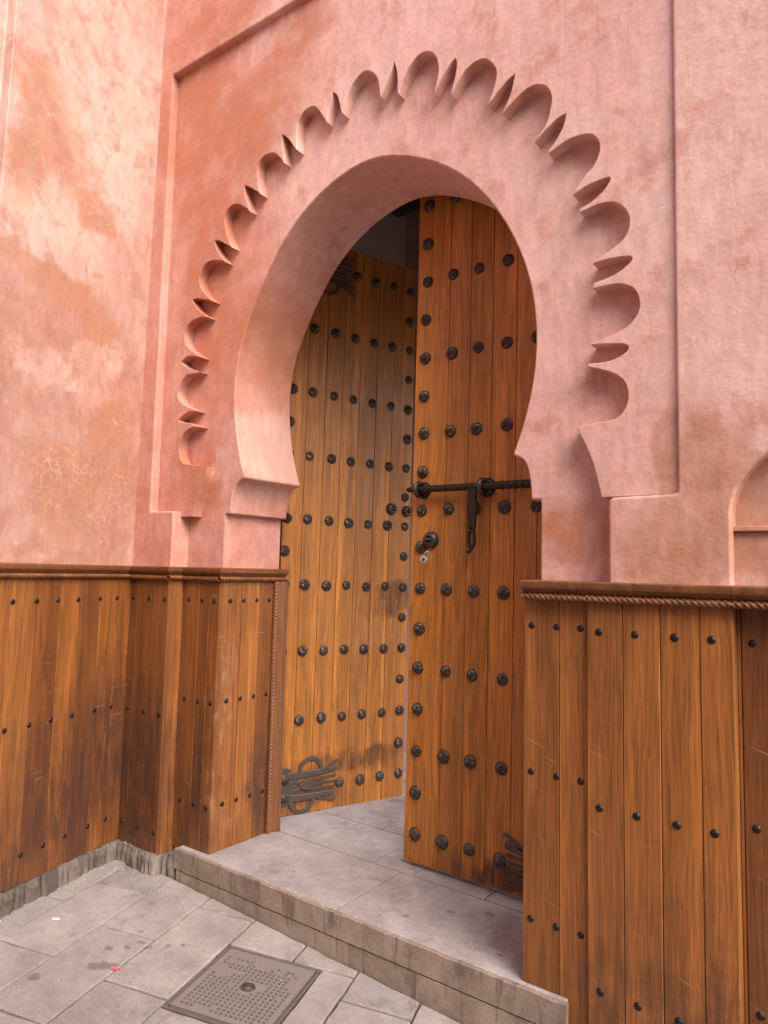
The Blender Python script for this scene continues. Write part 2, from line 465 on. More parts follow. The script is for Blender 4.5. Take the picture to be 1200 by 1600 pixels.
def clip(poly, nx, ny, c):
    """keep the side nx*x + ny*y <= c"""
    out = []
    for i in range(len(poly)):
        p, q = poly[i], poly[(i + 1) % len(poly)]
        dp, dq = nx * p[0] + ny * p[1] - c, nx * q[0] + ny * q[1] - c
        if dp <= 0: out.append(p)
        if dp * dq < 0:
            t = dp / (dp - dq)
            out.append((p[0] + (q[0] - p[0]) * t, p[1] + (q[1] - p[1]) * t))
    return out

b = B()
xs = [-400, -40, -8, -3.6, -2.5, -1.5, -.5, .5, 1.5, 8, 40, 400]
ys = [-400, -40, -8, -3, 0, 1.5, 2.6, 6, 40, 400]
b.add([(x, y, ground_z(x) - .012) for x in xs for y in ys],
      [(i * len(ys) + j, (i + 1) * len(ys) + j, (i + 1) * len(ys) + j + 1, i * len(ys) + j + 1) for i in range(len(xs) - 1) for j in range(len(ys) - 1)])
ground = put('ground', b.mesh('ground', M_MORTAR))
tag(ground, 'dark joints and bed under the grey stone paving', None, None, 'structure')

UX, UY, VX, VY = .288, -.957, .957, .288                 # paving directions: u comes towards the viewer, v runs to the right
def slab_piece(u0, u1, v0, v1):
    g = .0042
    uv = [(u0 + g, v0 + g), (u1 - g, v0 + g), (u1 - g, v1 - g), (u0 + g, v1 - g)]
    p = [(u * UX + v * VX, u * UY + v * VY) for u, v in uv]
    p = clip(p, 0, 1, 2.2265)                            # the step's face
    p = clip(p, -.968, -.2516, 2.6175)                   # the side wall
    if len(p) < 3: return
    dz = random.uniform(-.0016, .0016)
    cx = sum(a for a, _ in p) / len(p); cy = sum(c for _, c in p) / len(p)
    area = abs(sum(p[i][0] * p[(i + 1) % len(p)][1] - p[(i + 1) % len(p)][0] * p[i][1] for i in range(len(p)))) / 2
    if area < .0012: return
    pp = []
    for i in range(len(p)):                               # worn, slightly wavy edges
        a, c = p[i], p[(i + 1) % len(p)]
        l = math.hypot(c[0] - a[0], c[1] - a[1])
        k = max(1, int(l / .045))
        for j in range(k):
            t = j / k
            w = 0 if j == 0 else random.uniform(-.0016, .0016)
            pp.append((a[0] + (c[0] - a[0]) * t - (c[1] - a[1]) / l * w, a[1] + (c[1] - a[1]) * t + (c[0] - a[0]) / l * w))
    p = pp
    b = B()
    n = len(p)
    ins = []
    for x, y in p:
        d = math.hypot(x - cx, y - cy)
        e = random.choice((.003, .004, .005, .0085))
        ins.append((x - (x - cx) / d * e, y - (y - cy) / d * e))
    vs = [(x, y, ground_z(x) - .05 + dz) for x, y in p] + [(x, y, ground_z(x) - .0045 + dz) for x, y in p] + [(x, y, ground_z(x) + dz) for x, y in ins]
    fs = [(i, (i + 1) % n, (i + 1) % n + n, i + n) for i in range(n)] + [(i + n, (i + 1) % n + n, (i + 1) % n + 2 * n, i + 2 * n) for i in range(n)]
    fs += [tuple(range(2 * n, 3 * n))]
    b.add(vs, fs)
    put('paving_slab', b.mesh('paving_slab', M_SLAB), ground)

STRIPS = [
    (-2.68, -2.39, [-3.2, -2.579, -2.02, -1.5, -.9, -.3, .4]),
    (-2.39, -2.11, [-3.2, -2.785, -2.235, -1.70, -1.12, -.55, .1]),
    (-2.11, -1.838, [-3.2, -2.489, -1.925, -1.36, -.8, -.2, .4]),
    (-1.838, -1.557, [-3.2, -2.78, -2.198, -1.62, -1.05, -.5, .1]),
    (-1.557, -1.272, [-3.2, -2.588, -2.155, -1.60, -1.1, -.5, .1]),
    (-1.272, -1.012, [-3.2, -2.588, -2.155, -1.75, -1.2, -.6, .1]),
    (-1.012, -.741, [-3.2, -2.446, -1.9, -1.35, -.8, -.2, .4]),
    (-.741, -.46, [-3.2, -2.62, -2.05, -1.5, -.9, -.3, .4]),
    (-.46, -.18, [-3.2, -2.35, -1.8, -1.2, -.6, 0, .4]),
    (-.18, .1, [-3.2, -2.6, -2.1, -1.5, -.9, -.3, .4]),
    (.1, .38, [-3.2, -2.3, -1.7, -1.2, -.6, 0, .4]),
    (.38, .66, [-3.2, -2.5, -1.9, -1.3, -.7, 0, .4]),
    (-2.96, -2.68, [-2.6, -1.9, -1.3, -.7, 0, .4]),
]
for v0, v1, us in STRIPS:
    for u0, u1 in zip(us, us[1:]):
        if u0 == -2.588:                                 # the drain cover lies here
            if v1 == -1.012: slab_piece(u0, u1, -1.142, v1)
            continue
        slab_piece(u0, u1, v0, v1)

# ================================================================== archway wall
SCALLOPS = [
    [(-0.788, 1.757), (-0.799, 1.805), (-0.814, 1.864), (-0.839, 1.930), (-0.874, 1.998)],
    [(-0.874, 1.998), (-0.809, 2.006), (-0.755, 2.009), (-0.724, 2.024), (-0.704, 2.058), (-0.701, 2.095), (-0.713, 2.133), (-0.744, 2.162), (-0.786, 2.182), (-0.834, 2.199)],
    [(-0.832, 2.209), (-0.760, 2.207), (-0.713, 2.223), (-0.698, 2.241), (-0.707, 2.253), (-0.744, 2.263), (-0.823, 2.273)],
    [(-0.823, 2.276), (-0.754, 2.292), (-0.702, 2.312), (-0.671, 2.343), (-0.661, 2.381), (-0.675, 2.429), (-0.711, 2.456), (-0.753, 2.465), (-0.815, 2.465)],
    [(-0.813, 2.482), (-0.742, 2.496), (-0.701, 2.517), (-0.684, 2.534), (-0.692, 2.546), (-0.732, 2.553), (-0.774, 2.555), (-0.815, 2.551)],
    [(-0.815, 2.557), (-0.767, 2.578), (-0.726, 2.599), (-0.701, 2.625), (-0.691, 2.668), (-0.703, 2.707), (-0.728, 2.737), (-0.760, 2.751), (-0.806, 2.754), (-0.860, 2.745)],
    [(-0.861, 2.757), (-0.819, 2.770), (-0.776, 2.799), (-0.755, 2.827), (-0.760, 2.839), (-0.799, 2.838), (-0.839, 2.832), (-0.884, 2.815)],
    [(-0.884, 2.821), (-0.839, 2.873), (-0.813, 2.894), (-0.794, 2.929), (-0.789, 2.959), (-0.798, 2.988), (-0.821, 3.014), (-0.858, 3.023), (-0.896, 3.024), (-0.936, 3.013), (-0.975, 2.997)],
    [(-0.974, 3.010), (-0.948, 3.035), (-0.920, 3.080), (-0.908, 3.123)],
    [(-0.908, 3.123), (-0.936, 3.119), (-0.975, 3.098), (-1.029, 3.060)],
    [(-1.026, 3.067), (-0.984, 3.113), (-0.968, 3.162), (-0.963, 3.205), (-0.976, 3.245), (-1.000, 3.268), (-1.035, 3.280), (-1.076, 3.272), (-1.119, 3.247), (-1.158, 3.220)],
    [(-1.155, 3.230), (-1.126, 3.283), (-1.107, 3.356)],
    [(-1.107, 3.356), (-1.138, 3.343), (-1.177, 3.314), (-1.220, 3.278)],
    [(-1.218, 3.286), (-1.203, 3.317), (-1.186, 3.371), (-1.186, 3.404), (-1.204, 3.442), (-1.234, 3.471), (-1.270, 3.479), (-1.318, 3.463), (-1.353, 3.427), (-1.383, 3.387)],
    [(-1.383, 3.401), (-1.365, 3.466), (-1.360, 3.504), (-1.365, 3.533)],
    [(-1.365, 3.533), (-1.387, 3.520), (-1.424, 3.481), (-1.463, 3.430)],
    [(-1.461, 3.439), (-1.455, 3.464), (-1.445, 3.515), (-1.451, 3.558), (-1.471, 3.600), (-1.506, 3.623), (-1.547, 3.623), (-1.589, 3.593), (-1.621, 3.550), (-1.644, 3.499)],
    [(-1.648, 3.512), (-1.651, 3.588), (-1.667, 3.651)],
    [(-1.667, 3.651), (-1.688, 3.604), (-1.718, 3.548), (-1.735, 3.521)],
    [(-1.740, 3.528), (-1.750, 3.594), (-1.767, 3.633), (-1.798, 3.665), (-1.837, 3.677), (-1.887, 3.651), (-1.920, 3.610), (-1.937, 3.567), (-1.950, 3.532)],
    [(-1.956, 3.542), (-1.981, 3.623), (-2.010, 3.655)],
    [(-2.010, 3.655), (-2.016, 3.622), (-2.033, 3.572), (-2.042, 3.526)],
    [(-2.048, 3.536), (-2.071, 3.570), (-2.101, 3.613), (-2.134, 3.637), (-2.182, 3.633), (-2.218, 3.604), (-2.228, 3.568), (-2.231, 3.519), (-2.226, 3.460)],
    [(-2.235, 3.468), (-2.270, 3.517), (-2.306, 3.557), (-2.327, 3.570)],
    [(-2.327, 3.570), (-2.323, 3.527), (-2.315, 3.480), (-2.305, 3.422)],
    [(-2.312, 3.432), (-2.330, 3.454), (-2.359, 3.485), (-2.397, 3.503), (-2.447, 3.503), (-2.480, 3.479), (-2.488, 3.432), (-2.479, 3.377), (-2.463, 3.319)],
    [(-2.472, 3.329), (-2.506, 3.353), (-2.548, 3.383), (-2.577, 3.396)],
    [(-2.577, 3.396), (-2.575, 3.362), (-2.557, 3.313), (-2.533, 3.251)],
    [(-2.543, 3.263), (-2.571, 3.284), (-2.619, 3.315), (-2.667, 3.321), (-2.703, 3.301), (-2.716, 3.261), (-2.701, 3.189), (-2.655, 3.100)],
    [(-2.665, 3.107), (-2.718, 3.140), (-2.760, 3.165), (-2.787, 3.169)],
    [(-2.787, 3.169), (-2.775, 3.132), (-2.738, 3.081), (-2.698, 3.036)],
    [(-2.708, 3.042), (-2.767, 3.062), (-2.822, 3.069), (-2.863, 3.056), (-2.889, 3.024), (-2.896, 2.985), (-2.880, 2.944), (-2.845, 2.902), (-2.789, 2.853)],
    [(-2.799, 2.859), (-2.874, 2.882), (-2.916, 2.894), (-2.946, 2.891)],
    [(-2.946, 2.891), (-2.919, 2.853), (-2.879, 2.816), (-2.819, 2.775)],
    [(-2.829, 2.776), (-2.867, 2.783), (-2.921, 2.782), (-2.964, 2.767), (-2.988, 2.740), (-2.995, 2.698), (-2.974, 2.652), (-2.932, 2.618), (-2.852, 2.570)],
    [(-2.865, 2.573), (-2.894, 2.581), (-2.965, 2.593), (-3.014, 2.573)],
    [(-3.014, 2.573), (-2.976, 2.542), (-2.925, 2.520), (-2.860, 2.495)],
    [(-2.867, 2.491), (-2.908, 2.493), (-2.962, 2.494), (-3.006, 2.461), (-3.030, 2.410), (-3.014, 2.372), (-2.969, 2.337), (-2.871, 2.295)],
    [(-2.881, 2.294), (-2.930, 2.298), (-2.983, 2.281), (-3.014, 2.264)],
    [(-3.014, 2.264), (-2.968, 2.245), (-2.915, 2.236), (-2.840, 2.210)],
    [(-2.848, 2.206), (-2.898, 2.212), (-2.950, 2.197), (-2.984, 2.163), (-2.999, 2.111), (-2.985, 2.063), (-2.957, 2.032), (-2.885, 2.019), (-2.770, 2.001)],
    [(-2.770, 2.001), (-2.783, 1.946), (-2.813, 1.881), (-2.843, 1.814), (-2.861, 1.756)],
]
ARCH = [(-1.134, 1.933), (-1.117, 1.975), (-1.093, 2.037), (-1.062, 2.139), (-1.048, 2.231), (-1.041, 2.323), (-1.042, 2.401), (-1.051, 2.480), (-1.067, 2.568), (-1.083, 2.632), (-1.129, 2.754), (-1.183, 2.857), (-1.252, 2.961), (-1.338, 3.061), (-1.427, 3.138), (-1.536, 3.207), (-1.650, 3.258), (-1.752, 3.295), (-1.840, 3.316), (-1.967, 3.300), (-2.119, 3.250), (-2.257, 3.176), (-2.379, 3.067), (-2.460, 2.927), (-2.542, 2.784), (-2.584, 2.728), (-2.636, 2.573), (-2.650, 2.466), (-2.652, 2.371), (-2.643, 2.268), (-2.623, 2.154), (-2.598, 2.052), (-2.560, 1.956), (-2.547, 1.938)]

facade = root('archway_wall', (-1.86, 2.3, 0), 'pink plastered wall with a horseshoe arch and a scalloped border around the doorway', 'wall')
FO = (-1.86, 2.3, 0)
A = ARCH[:]
for _ in range(2):
    A = [A[0]] + [((A[i - 1][0] + 2 * A[i][0] + A[i + 1][0]) / 4, (A[i - 1][1] + 2 * A[i][1] + A[i + 1][1]) / 4) for i in range(1, len(A) - 1)] + [A[-1]]
arch = catmull(A, 4)
arch[0] = (-1.130, 1.932); arch[-1] = (-2.552, 1.938)
rcav = catmull([(-1.060, 1.766), (-1.064, 1.82), (-1.074, 1.875), (-1.092, 1.912), (-1.130, 1.932)], 3)
lcav = catmull([(-2.552, 1.938), (-2.602, 1.918), (-2.628, 1.880), (-2.641, 1.825), (-2.648, 1.768)], 3)
poly = [(-.99, -.3), (-1.024, .1), (-1.024, 1.766)] + rcav + arch[1:-1] + lcav + [(-2.685, 1.768), (-2.685, .1), (-2.72, -.3), (-4.2, -.3), (-4.2, 5.6), (.24, 5.6), (.24, -.3)]
b = B(); b.prism(poly, XZ, 2.30, 2.69)
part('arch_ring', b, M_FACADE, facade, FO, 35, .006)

sp = []
for s in SCALLOPS:
    c = catmull(s, 4) if len(s) > 2 else [tuple(x) for x in s]
    for p in c:
        if not sp or (Vector(p) - Vector(sp[-1])).length > .0045: sp.append(p)
sp = sp + [(-3.17, 1.756), (-3.17, 4.25), (-.52, 4.25), (-.52, 1.757)]
from mathutils.geometry import tessellate_polygon
def inset(poly, d):
    """move every corner d into the solid (the polygon runs with the solid on its left or right: tested by area)"""
    n = len(poly)
    ar = sum(poly[i][0] * poly[(i + 1) % n][1] - poly[(i + 1) % n][0] * poly[i][1] for i in range(n))
    sg = 1 if ar > 0 else -1
    out = []
    for i in range(n):
        p0, p1, p2 = Vector(poly[i - 1]), Vector(poly[i]), Vector(poly[(i + 1) % n])
        e0, e1 = (p1 - p0).normalized(), (p2 - p1).normalized()
        n0, n1 = Vector((-e0.y, e0.x)) * sg, Vector((-e1.y, e1.x)) * sg
        k = n0 + n1
        k = k / max(.55, k.dot(n0)) if k.length > 1e-4 else n0
        out.append(tuple(p1 + k * d))
    return out
b = B()
n = len(sp)
f1, f2 = inset(sp, .0008), inset(sp, .0026)
vs = [(x, 2.305, z) for x, z in sp] + [(x, 2.2475, z) for x, z in sp] + [(x, 2.2457, z) for x, z in f1] + [(x, 2.245, z) for x, z in f2]
fs = [(k * n + i, k * n + (i + 1) % n, (k + 1) * n + (i + 1) % n, (k + 1) * n + i) for k in range(3) for i in range(n)]
fs += [tuple(3 * n + i for i in t) for t in tessellate_polygon([[Vector((x, z, 0)) for x, z in f2]])]
b.add(vs, fs[:n], True); b.add([], [tuple(i - len(b.v) for i in q) for q in fs[n:]])
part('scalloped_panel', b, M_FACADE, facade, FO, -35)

niche = [(-.402, 1.655)]
for k in range(1, 24):
    a = math.pi * k / 24
    niche.append((-.112 - .29 * math.cos(a) - .012 * math.sin(2 * a), 1.655 + .262 * math.sin(a)))
niche.append((.178, 1.655))
poly = [(-4.2, -.3), (-2.957, -.3), (-2.957, 1.783), (-3.152, 1.787), (-3.152, 4.197), (-.545, 4.17), (-.548, 1.762), (-.565, 1.757), (-.752, 1.754), (-.762, 1.742), (-.762, 1.46), (-.405, 1.46)] + niche + [(.18, 1.46), (.243, 1.46), (.243, 5.6), (-4.2, 5.6)]
def border_at(a, c, d):                                    # the border stands prouder on the left than on the right
    return (a, d + (.030 * max(0.0, min(1.0, (a + 2.9) / 2.1)) if d < 2.25 else 0.0), c)
b = B(); b.prism(poly, border_at, 2.20, 2.308)
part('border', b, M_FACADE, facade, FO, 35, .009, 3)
b = B()
b.prism([(-.41, 1.46), (.185, 1.46), (.185, 1.640), (-.41, 1.640)], XZ, 2.268, 2.31)
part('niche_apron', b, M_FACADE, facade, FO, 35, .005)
b = B()
b.prism([(-.408, 1.640), (.183, 1.640), (.183, 1.656), (-.408, 1.656)], XZ, 2.252, 2.3105)
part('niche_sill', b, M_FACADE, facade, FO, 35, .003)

# ================================================================== side wall
SW_ANG = math.atan2(-.968, .2516)
SWO = (-3.258, 2.15, 0)
side = root('side_wall', SWO, 'pale blotchy plaster wall standing at an angle beside the gateway', 'wall', SW_ANG)
b = B()
poly = [(-.4, -.012), (.875, -.012), (.875, -.065), (3.4, -.065), (3.4, -.5), (-.4, -.5)]
n = len(poly)
vs = []
zs = [-.3, 1.5, 5.6]
for z in zs:
    lean = .0135 * max(0, z - 1.5)
    vs += [(s, o + lean, z) for s, o in poly]
fs = []
for k in range(2):
    fs += [(k * n + i, k * n + (i + 1) % n, (k + 1) * n + (i + 1) % n, (k + 1) * n + i) for i in range(n)]
fs += [tuple(range(n))[::-1], tuple(range(2 * n, 3 * n))]
b.add(vs, fs)
part('plaster_face', b, M_SIDE, side, None, 35, .003)

# unseen wall added behind the viewer to keep the low sky off the gateway
opp = root('sky_blocking_wall', (0, -2.4, 0), 'plain pink plaster wall added unseen behind the viewer to block the low sky', 'wall')
b = B(); b.box(-9, 6, -2.8, -2.4, -.4, 6.0)
part('plaster_face', b, M_SIDE, opp, (0, -2.4, 0))

# ================================================================== wood panelling
def nail_mesh(r):
    b = B()
    f = lambda x, y, h: (x, -h, y)
    prof = [(r * 1.18, -.002), (r * 1.18, .0008), (r * .98, .0010), (r * .95, .0022), (r * .72, .0040), (r * .3, .0048)]
    b.lathe(prof, 10, f, True)
    return b.mesh('nail', M_NAIL)
NAILS = [nail_mesh(.0100), nail_mesh(.0106)]

def face(rt, off, P0, P1, z0, z1, cuts, nails, t=.022, big=0, zdrop=None, tones=(.4,)):
    """one flat run of boards from P0 to P1 (plan points); cuts and nails are measured along it"""
    P0, P1 = Vector(P0), Vector(P1)
    d = (P1 - P0); L = d.length; d.normalize()
    nv = Vector((d.y, -d.x))
    if nv.dot(-P0) < 0: nv = -nv
    ang = math.atan2(nv.y, nv.x) + math.pi / 2           # local -y looks along nv
    cs = [0.0] + list(cuts) + [L]
    for k, (a, c) in enumerate(zip(cs, cs[1:])):
        tone = tones[k % len(tones)] + random.uniform(-.06, .06)
        g, ch = .0008, .0022
        pr = random.uniform(-.0012, .0012)
        prof = [(a + g, -t), (c - g, -t), (c - g, pr - ch), (c - g - ch, pr), (a + g + ch, pr), (a + g, pr - ch)]
        zz = z0 if zdrop is None else zdrop((a + c) / 2, z0)
        b = B()
        b.prism([(P0.x + d.x * s + nv.x * o - off[0], P0.y + d.y * s + nv.y * o - off[1]) for s, o in prof], XY, zz - off[2], z1 - off[2])
        part('plank', b, M_PANEL, rt).color = (tone, tone, tone, 1)
    for s, z in nails:
        p = P0 + d * s + nv * .0005
        put('nail', NAILS[big], rt, (p.x - off[0], p.y - off[1], z - off[2]), (0, random.uniform(0, 3), ang))
    return d, nv, L

def rope(rt, off, p0, p1, R=.0118, pitch=.056):
    """a twisted rope moulding from p0 to p1"""
    p0, p1 = Vector(p0), Vector(p1)
    t = p1 - p0; L = t.length; t.normalize()
    s = t.cross(Vector((0, 0, 1)))
    s = s.normalized() if s.length > 1e-4 else Vector((1, 0, 0))
    w = s.cross(t)
    m, n = 18, max(8, int(L / pitch * 18))
    vs, fs = [], []
    for i in range(n + 1):
        x = L * i / n
        tw = 2 * math.pi * x / pitch
        for j in range(m):
            a = 2 * math.pi * j / m
            r = R * (.50 + .56 * abs(math.cos(1.5 * (a + tw))) ** .7)
            vs.append(p0 + t * x + s * (math.cos(a) * r) + w * (math.sin(a) * r))
    for i in range(n):
        for j in range(m):
            fs.append((i * m + j, i * m + (j + 1) % m, (i + 1) * m + (j + 1) % m, (i + 1) * m + j))
    b = B(); b.add(vs, fs, True)
    part('rope_moulding', b, M_TRIM, rt, off)

def cap(rt, off, pts, zt, deep=.026):
    """cap moulding along plan points; mitred at the corners, profile (out, z) below zt"""
    prof = [(-deep, zt), (.030, zt - .002), (.032, zt - .006), (.031, zt - .022), (.028, zt - .027), (.022, zt - .030), (.016, zt - .036), (.010, zt - .043), (.004, zt - .045), (.004, zt - .068), (-.004, zt - .069), (-deep, zt - .069)]
    P = [Vector(p) for p in pts]
    N_ = []
    for i in range(len(P) - 1):
        d = (P[i + 1] - P[i]).normalized()
        nv = Vector((d.y, -d.x))
        if nv.dot(-P[i]) < 0: nv = -nv
        N_.append(nv)
    vs, fs, MV = [], [], []
    m = len(prof)
    for i, p in enumerate(P):
        if i == 0: mv = N_[0]
        elif i == len(P) - 1: mv = N_[-1]
        else:
            mv = N_[i - 1] + N_[i]
            mv = mv / (mv.dot(N_[i]))
        MV.append(mv)
        for o, z in prof:
            vs.append((p.x + mv.x * o, p.y + mv.y * o, z))
    for i in range(len(P) - 1):
        for j in range(m):
            fs.append((i * m + j, i * m + (j + 1) % m, (i + 1) * m + (j + 1) % m, (i + 1) * m + j))
    fs += [tuple(range(m))[::-1], tuple(range((len(P) - 1) * m, len(P) * m))]
    b = B(); b.add(vs, fs)
    part('cap_moulding', b, M_TRIM, rt, off, 30)
    for i in range(len(P) - 1):
        a, c = P[i] + MV[i] * .013, P[i + 1] + MV[i + 1] * .013
        rope(rt, off, (a.x, a.y, zt - .056), (c.x, c.y, zt - .056))

# -- along the side wall
def sw2(s, o=0.0): return (-3.258 + .2516 * s + .968 * o, 2.15 - .968 * s + .2516 * o)
o1 = (-3.258, 2.15, .13)
pan1 = root('wood_panelling', o1, 'varnished board panelling along the angled side wall, standing on the kerb', 'wood panelling')
nl = []
for s in (.057, .172, .311, .433, .55, .675, .80, .93, 1.06): nl += [(s, 1.337), (s, .795), (s, .245)]
face(pan1, o1, sw2(-.05), sw2(1.7), .122, 1.455, [x + .05 for x in (.058, .172, .292, .420, .552, .682, .81, .94, 1.07, 1.2, 1.33, 1.46, 1.58)], [(a + .05, c) for a, c in nl], tones=(.62, .55, .9, .42, .75, .36, .42, .7, .5))
cap(pan1, o1, [sw2(-.03), sw2(1.7)], 1.505)

# -- left of the doorway: front, return, recess, jamb
o2 = (-2.955, 2.185, .13)
pan2 = root('wood_panelling', o2, 'varnished board panelling wrapping the left gate pier and its scratched jamb', 'wood panelling')
face(pan2, o2, (-3.305, 2.185), (-2.945, 2.185), .115, 1.455, [.105, .225],
     [(x + 3.305, z) for x in (-3.235, -3.10, -2.972) for z in (1.34, .776, .215)], tones=(.85, .8, .72))
face(pan2, o2, (-2.945, 2.2073), (-2.945, 2.276), .115, 1.455, [.036], [], tones=(.4, .55))
face(pan2, o2, (-2.945, 2.275), (-2.67, 2.275), .14, 1.455, [.128, .205],
     [(x + 2.945, z) for x in (-2.898, -2.796, -2.705) for z in (1.341, .853, .365)], tones=(.6, .72, .7))
face(pan2, o2, (-2.67, 2.2975), (-2.67, 2.655), .162, 1.455, [.036, .122, .243, .327],
     [(y - 2.2975, z) for y in (2.345, 2.432, 2.52, 2.607) for z in (1.342, .86, .375)], tones=(.55, .6, .25, .62, .62))
cap(pan2, o2, [(-3.30, 2.185), (-2.945, 2.185), (-2.945, 2.275), (-2.67, 2.275), (-2.67, 2.714)], 1.505)
b = B()                                                   # flat stile closing the jamb, then its rope
pr = [(2.662, -.03), (2.662, .010), (2.672, .013), (2.680, .024), (2.690, .030), (2.714, .030), (2.714, -.03)]
b.prism([(-2.67 + o - o2[0], y - o2[1]) for y, o in pr], XY, .162 - o2[2], 1.438 - o2[2])
part('jamb_moulding', b, M_TRIM, pan2, None, 30)
rope(pan2, o2, (-2.660, 2.644, .163), (-2.660, 2.644, 1.44), .0150, .055)

# -- right of the doorway: recess, pier, return, recess beyond
o3 = (-.80, 2.185, 0)
pan3 = root('wood_panelling', o3, 'varnished board panelling on the right gate pier, closest to the viewer', 'wood panelling')
def drop(s, z): return .162 if s < .165 else -.08
face(pan3, o3, (-1.067, 2.262), (-.82, 2.262), .162, 1.44, [.128],
     [(x + 1.067, z) for x in (-1.038, -.948, -.866) for z in (1.329, .841, .367)], big=0, zdrop=lambda s, z: .162 if s < .12 else -.08, tones=(.42, .40))
face(pan3, o3, (-.838, 2.244), (-.405, 2.244), -.08, 1.44, [.115, .228, .342],
     [(x + .838, z) for x in (-.798, -.684, -.567, -.464) for z in (1.323, .776, .228)], big=1, tones=(.42, .33, .28, .36))
face(pan3, o3, (-.405, 2.2665), (-.405, 2.292), -.08, 1.44, [.035], [], tones=(.4, .5))
face(pan3, o3, (-.4055, 2.288), (.24, 2.288), -.08, 1.44, [.012, .13, .25, .37, .49],
     [(x + .394, z) for x in (-.352, -.24, -.13) for z in (1.318, .80, .30)], big=0, tones=(.5, .85, .5, .3))
for x0, x1, dy in ((-1.056, -.8405, .001), (-.8395, -.4055, 0), (-.4045, .245, .002)):
    cap(pan3, o3, [(x0, 2.238 + dy), (x1, 2.238 + dy)], 1.485, .07)

# ================================================================== stone step and kerb
o4 = (-1.88, 2.3, 0)
step = root('doorstep', o4, 'broad worn stone step in front of the studded doors', 'step')
SLABS = [(-2.862, -1.867, 2.2445, 2.702), (-1.867, -.905, 2.2445, 2.702)]
for x0, x1, y0, y1 in SLABS:
    b = B(); g = .0036
    b.box(x0 + g, x1 - g, y0, y1 - g, .09, .160)
    part('slab', b, M_STEP, step, o4, None, .003)
for zr, xs_ in (((.066, .1585), [-2.867, -2.28, -1.72, -1.29, -.90]), ((-.06, .060), [-2.85, -2.27, -1.79, -1.47, -1.08, -.915])):
    for x0, x1 in zip(xs_, xs_[1:]):
        b = B(); dy = random.uniform(-.0015, .0015) + (.004 if zr[0] < 0 else 0)
        k = max(3, int((x1 - x0) / .035))
        vs, fs = [], []
        for i in range(k + 1):
            x = x0 + .0006 + (x1 - x0 - .0012) * i / k
            e = random.choice((.002, .003, .003, .004, .006)) if zr[0] > 0 else .0025
            yf = 2.229 + dy + random.uniform(-.0007, .0007)
            vs += [(x, yf, zr[0]), (x, yf, zr[1] - e), (x, yf + e * .9, zr[1] - random.uniform(0, .0008)), (x, 2.2465, zr[1]), (x, 2.2465, zr[0])]
        for i in range(k):
            for j in range(5):
                fs.append((i * 5 + j, i * 5 + (j + 1) % 5, (i + 1) * 5 + (j + 1) % 5, (i + 1) * 5 + j))
        fs += [(4, 3, 2, 1, 0), tuple(k * 5 + j for j in range(5))]
        b.add(vs, fs)
        part('riser_stone', b, M_RISER, step, o4)
b = B(); b.box(-2.86, -.91, 2.25, 2.69, -.1, .088)
part('core', b, M_MORTAR, step, o4)

pfl = tag(put('passage_floor', (lambda b: (b.box(-3.2, 2.4, 2.704, 8.5, -.1, .150), b.mesh('passage_floor', M_MORTAR))[1])(B())), 'bed under the stone paving inside the doorway', None, None, 'structure')
YS = [2.706, 3.07, 3.47, 3.85, 4.25, 4.65, 5.1, 5.6]
XSS = [[-3.15, -2.405, -2.038, -1.45, -.9, -.3, .3], [-3.15, -2.7, -2.2, -1.7, -1.2, -.6, 0], [-3.15, -2.5, -1.95, -1.4, -.8, -.2]]
for k, (y0, y1) in enumerate(zip(YS, YS[1:])):
    xs_ = XSS[k % 3]
    for x0, x1 in zip(xs_, xs_[1:]):
        b = B(); b.box(x0 + .0036, x1 - .0036, y0 + .0036, y1 - .0036, .12, .1597 + random.uniform(-.001, .0006))
        part('paving_slab', b, M_STEP, pfl, None, None, .0025, 1)

o5 = (-3.2, 2.0, 0)
kerb = root('kerb', o5, 'low kerb of rough brown stones set on edge below the left panelling', 'kerb')
def kerb_run(P0, P1, out, w0, w1):
    P0, P1 = Vector(P0), Vector(P1)
    d = (P1 - P0); L = d.length; d.normalize(); nv = Vector((d.y, -d.x))
    if nv.dot(-P0) < 0: nv = -nv
    s = 0.0
    while s < L - .01:
        w = min(random.uniform(w0, w1), L - s)
        if L - s - w < .02: w = L - s
        top = .119 + random.uniform(-.004, .003); pr = out + random.uniform(-.006, .008)
        b = B()
        # rough-faced block: a small grid on the front, pushed in and out
        nu, nz = 4, 5
        fr, vs, fs = [], [], []
        for i in range(nu + 1):
            for k in range(nz + 1):
                a, z = s + .0015 + (w - .003) * i / nu, -.03 + (top + .03) * k / nz
                edge = min(i, nu - i, nz - k)
                o_ = pr - (.009 if edge == 0 else 0) + random.uniform(-.005, .005)
                if k == nz: z += random.uniform(-.003, .003)
                p = P0 + d * a + nv * o_
                vs.append((p.x, p.y, z))
        for i in range(nu):
            for k in range(nz):
                q = i * (nz + 1) + k
                fs.append((q, q + nz + 1, q + nz + 2, q + 1))
        m = len(vs)
        for i in range(nu + 1):
            a = s + .0015 + (w - .003) * i / nu
            p = P0 + d * a - nv * .05
            vs += [(p.x, p.y, -.03), (p.x, p.y, top)]
        for i in range(nu):
            fs.append((i * (nz + 1) + nz, (i + 1) * (nz + 1) + nz, m + 2 * (i + 1) + 1, m + 2 * i + 1))
            fs.append((m + 2 * i, m + 2 * i + 1, m + 2 * i + 3, m + 2 * i + 2))
        fs.append(tuple([k for k in range(nz + 1)] + [m + 1, m]))
        fs.append(tuple([nu * (nz + 1) + k for k in range(nz, -1, -1)] + [m + 2 * nu, m + 2 * nu + 1]))
        b.add(vs, fs)
        part('kerb_stone', b, M_KERB, kerb, o5)
        s += w
kerb_run(sw2(-.035), sw2(1.7), .016, .05, .095)
